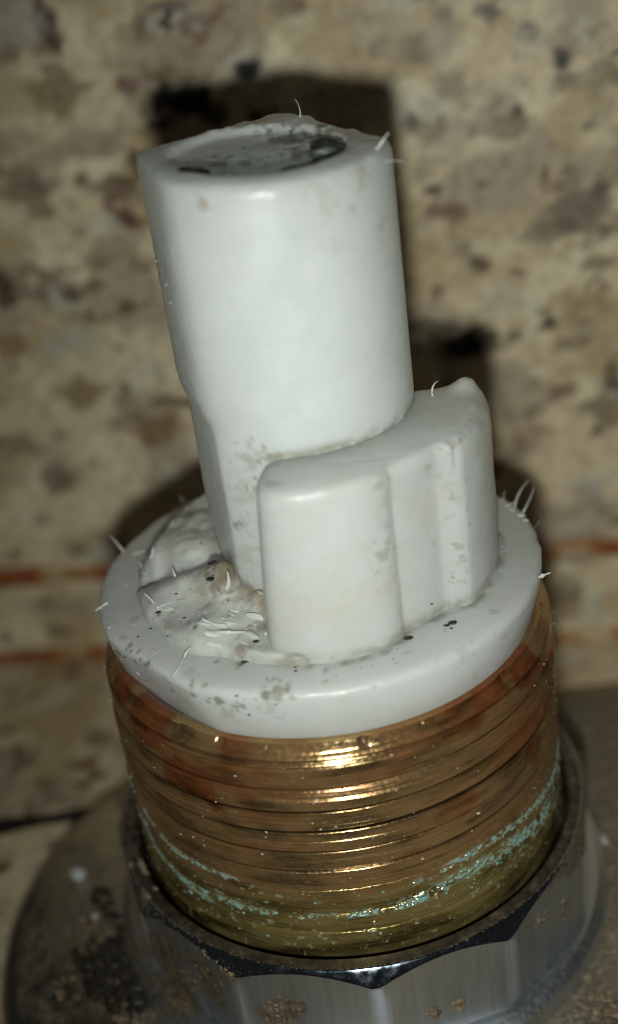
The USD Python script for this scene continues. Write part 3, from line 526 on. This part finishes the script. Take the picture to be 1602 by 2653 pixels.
v, f = lumps(pts, 1); tag(obj('hole_grime', v, f, 'hole_grime', stem), 'black grime ringing the open end', kind='stuff')

# plastic shavings and burrs, each its own curl
def curl(p, d, length, w, bend, seed, n=9):
    r = np.random.default_rng(seed); d = np.array(d, float); d /= np.linalg.norm(d)
    side = np.cross(d, r.normal(size=3)); side /= np.linalg.norm(side); up = np.cross(side, d)
    vs = []; c = np.array(p, float)-d*.15
    for k in range(n):
        t = k/(n-1); ww = w*.62*(1-.7*t**1.6)*(1+.22*r.normal()); dd = d*math.cos(bend*1.5*t)+up*math.sin(bend*1.5*t)+side*.25*math.sin(3*t+seed)
        for a in np.linspace(0, 2*np.pi, 7)[:-1]: vs.append(c+ww*(math.cos(a)*side*.9+math.sin(a)*np.cross(dd, side)*.45))
        c = c+dd*length/(n-1)
    i = np.arange(n*6).reshape(n, 6); q = np.stack([i[:-1], np.roll(i[:-1], -1, 1), np.roll(i[1:], -1, 1), i[1:]], -1).reshape(-1, 4)
    F = np.vstack([q[:, [0, 1, 2]], q[:, [0, 2, 3]], [[0, k+1, k] for k in range(1, 5)], [[n*6-6, n*6-6+k, n*6-5+k] for k in range(1, 5)]])
    return np.array(vs), F
SH = [  # surface, px, py, end px, end py, width, bend
    (ST, 775, 285, 795, 250, .17, .9), (ST, 1015, 420, 1050, 412, .09, .2), (ST, 975, 365, 1012, 352, .22, .2),
    (SL, 1120, 1010, 1096, 988, .17, 1.3),
    (FL, 315, 1420, 280, 1395, .25, .3), (FL, 345, 1425, 395, 1424, .2, .3), (FL, 268, 1560, 255, 1590, .3, .3), (FL, 1340, 1305, 1360, 1243, .2, .25), (FL, 1370, 1320, 1388, 1268, .3, .15), (FL, 1395, 1358, 1412, 1345, .05, .5), (FL, 1302, 1290, 1305, 1272, .1, .2), (FL, 1310, 1300, 1335, 1305, .3, .2),
    (FL, 1416, 1500, 1428, 1492, .35, .3), (FL, 470, 1300, 464, 1285, .08, .2), (TB, 585, 1520, 605, 1480, .22, .5), (TB, 395, 1440, 402, 1420, .22, .3), (TB, 395, 1560, 378, 1535, .18, .2), (TB, 410, 1570, 425, 1562, .2, .2), (TB, 530, 1600, 580, 1640, .28, .4), (TB, 560, 1640, 630, 1660, .3, .3), (TB, 440, 1480, 452, 1475, .2, .2), (FL, 450, 1745, 485, 1720, .3, .4), (FL, 480, 1700, 500, 1680, .25, .3), (TB, 690, 1640, 712, 1615, .18, .4), (TB, 345, 1460, 360, 1458, .12, .2), (TB, 470, 1555, 480, 1552, .12, .2)]
for k, (S, px, py, qx, qy, w, b) in enumerate(SH):
    p, n = S.hit(px, py, .5); dep = np.dot(p-CAM_P, FW); d2 = ray(qx, qy); q = CAM_P+d2*(dep-.15)/np.dot(d2, FW)
    d = q-p; v, f = curl(p, d+n*.1*np.linalg.norm(d), np.linalg.norm(d)*1.05+.15, w*(1.4 if S is TB else 1.2 if S is SL else .7), b, k+20); obj('shaving', v, f, 'shaving_plastic', cart, smooth=True)
# crumbs of torn plastic lying on the broken stop and the flange's rim
cr = []
for S, n_, (x0, x1, y0, y1), r0, r1 in ((TB, 26, (380, 720, 1380, 1700), .06, .15), (TB, 10, (520, 700, 1590, 1690), .15, .3), (FL, 12, (270, 420, 1420, 1760), .06, .15), (FL, 8, (1290, 1400, 1290, 1360), .08, .2), (ST, 12, (390, 440, 620, 1060), .05, .14)):
    for _ in range(n_):
        p, n = S.hit(rs.uniform(x0, x1), rs.uniform(y0, y1)); cr.append((p+n*.02, rs.uniform(r0, r1), rs.uniform(.3, .8), n))
v, f = lumps(cr, 9, (1.9, .6), 1.6); tag(obj('plastic_crumbs', v, f, 'shaving_plastic', cart, smooth=30), kind='stuff')
# black specks stuck on the plastic
sp = []
for S, n_, box_ in ((FL, 26, (280, 780, 1600, 1870)), (TB, 14, (330, 640, 1320, 1650)), (FL, 8, (800, 1340, 1560, 1780)), (SL, 6, (1090, 1270, 1200, 1640))):
    for _ in range(n_):
        p, n = S.hit(rs.uniform(box_[0], box_[1]), rs.uniform(box_[2], box_[3])); sp.append((p+n*.01, rs.uniform(.03, .09), .4))
for px, py, r_ in ((965, 1683, .28), (980, 1680, .2), (1060, 1655, .22), (1172, 1612, .22), (1155, 1622, .15), (855, 1678, .14), (615, 1470, .28), (548, 1497, .22), (545, 1445, .25), (355, 1740, .2), (375, 1728, .2), (400, 1715, .2), (620, 1718, .3), (600, 1722, .25), (640, 1716, .22), (408, 1586, .14), (330, 1470, .08), (375, 1480, .08), (345, 1540, .08), (690, 1780, .2), (665, 1660, .15), (340, 1700, .22), (335, 1715, .18)):
    for S in ((TB, FL, SL) if px < 720 else (FL, SL)):
        p, n = S.hit(px, py)
        break
    sp.append((p, r_, .4))
v, f = lumps(sp, 4); tag(obj('grime_specks', v, f, 'black_grime', cart), kind='stuff')

# ------------------------------------------------------------------ verdigris crumbs and pale dust on the brass
vp = []
for _ in range(60):
    u = rs.random()
    if u < .45: t_, z_ = rs.normal(36, 15), rs.normal(2.9, .35)
    elif u < .6: t_, z_ = rs.normal(66, 10), rs.normal(4.3, .9)
    elif u < .8: t_, z_ = rs.normal(-34, 16), rs.normal(2.7, .4)
    else: t_, z_ = rs.uniform(-80, 85), rs.uniform(.6, 5.2)
    s_, c_ = azim(t_); vp.append((np.array([13.98*s_, 13.98*c_, max(z_, .2)]), rs.uniform(.04, .11)*(1+.9*(rs.random() > .9)), .35, np.array([s_, c_, 0])))
v, f = lumps(vp, 6); tag(obj('verdigris_crust', v, f, 'verdigris', brass), kind='stuff')
vp = []
for _ in range(170):
    t_, z_ = rs.uniform(-88, 88), rs.uniform(.6, 14.2); s_, c_ = azim(t_); vp.append((np.array([13.95*s_, 13.95*c_, z_]), rs.uniform(.018, .045)*(1+rs.random()**5*1.8), .5, np.array([s_, c_, 0])))
v, f = lumps(vp, 7); tag(obj('dust_specks', v, f, 'pale_dust', brass), kind='stuff')

# ------------------------------------------------------------------ dirt on the nut and the plate
def clump(name, S, spots, matn, parent, label=None, cat=None, seed=0, kind=None, push=.0):
    r = np.random.default_rng(seed); pts = []
    for (px, py, spread, n_, rad) in spots:
        for _ in range(n_):
            a, q = r.uniform(0, 6.28), spread*math.sqrt(r.random()); p, n = S.hit(px+q*math.cos(a), py+q*math.sin(a), .6); pts.append((p+n*push, rad*r.uniform(.3, 1.2), r.uniform(.10, .28) if kind == 'stuff' else r.uniform(.3, .7), n))
    v, f = lumps(pts, seed); return tag(obj(name, v, f, matn, parent), label, cat, None, kind)
clump('dirt_clump', PLATE, [(300, 2520, 85, 70, .5), (240, 2480, 50, 22, .4), (370, 2580, 60, 30, .5), (330, 2450, 40, 16, .35)], 'black_grime', None, 'large black grease clump on the deck plate left of the nut', 'dirt clump', 11)
clump('dirt_clump', PLATE, [(265, 2330, 28, 16, .3), (290, 2390, 28, 14, .3)], 'black_grime', None, 'small dark dirt clump on the deck plate above the large grease clump', 'dirt clump', 12)
clump('scale_flakes', PLATE, [(260, 2400, 40, 10, .28), (180, 2560, 40, 16, .22), (230, 2390, 25, 8, .3), (330, 2600, 60, 16, .26), (300, 2500, 90, 22, .2)], 'tan_scale', deck, None, None, 13, 'stuff')
clump('scale_flakes', PLATE, [(1470, 2480, 60, 26, .2), (1560, 2600, 50, 24, .22), (1580, 2350, 30, 14, .2), (1500, 2560, 90, 20, .16)], 'tan_scale', deck, None, None, 14, 'stuff')
clump('dried_drop', PLATE, [(208, 2262, 10, 5, .6)], 'pale_scale', None, 'pale dried drop on the plate between its rim and the nut, left side', 'water spot', 15)
clump('dried_drop', PLATE, [(1552, 2172, 10, 6, .5)], 'pale_scale', None, 'white dried drop on the plate at the right edge of the picture', 'water spot', 16)
clump('dried_drop', PLATE, [(1575, 2420, 12, 6, .4)], 'pale_scale', None, 'grey smeared drop low on the plate right of the nut', 'water spot', 17)
clump('water_bead', PLATE, [(247, 2374, 1, 1, .5)], 'pale_scale', None, 'tiny round bright bead on the plate by the small dirt clump', 'water bead', 18)
clump('nut_scale', NUT, [(520, 2520, 60, 40, .10), (590, 2535, 14, 12, .14), (470, 2560, 45, 20, .11)], 'tan_scale', nut, 'tan limescale on the left flat', None, 19, 'stuff')
clump('nut_scale', NUT, [(740, 2625, 45, 40, .11), (690, 2640, 30, 18, .10)], 'tan_scale', nut, 'rusty scale patch low on the front flat', None, 20, 'stuff')
clump('nut_spot', NUT, [(1130, 2635, 10, 7, .26)], 'tan_scale', nut, None, None, 21); clump('nut_spot', NUT, [(1200, 2615, 14, 8, .28)], 'tan_scale', nut, None, None, 22)
clump('nut_scale', NUT, [(1480, 2350, 8, 8, .14), (1475, 2375, 8, 8, .12)], 'tan_scale', nut, 'peach scale flake on the right flat', None, 23, 'stuff')
clump('nut_scale', NUT, [(1412, 2385, 18, 14, .14)], 'tan_scale', nut, None, None, 24, 'stuff')
clump('nut_grime', NUT, [(352, 2150, 14, 16, .3), (340, 2180, 12, 12, .3)], 'black_grime', nut, None, None, 25, 'stuff')
clump('nut_scale', NUT, [(370, 2240, 22, 20, .2), (385, 2310, 14, 12, .16)], 'tan_scale', nut, None, None, 26, 'stuff')
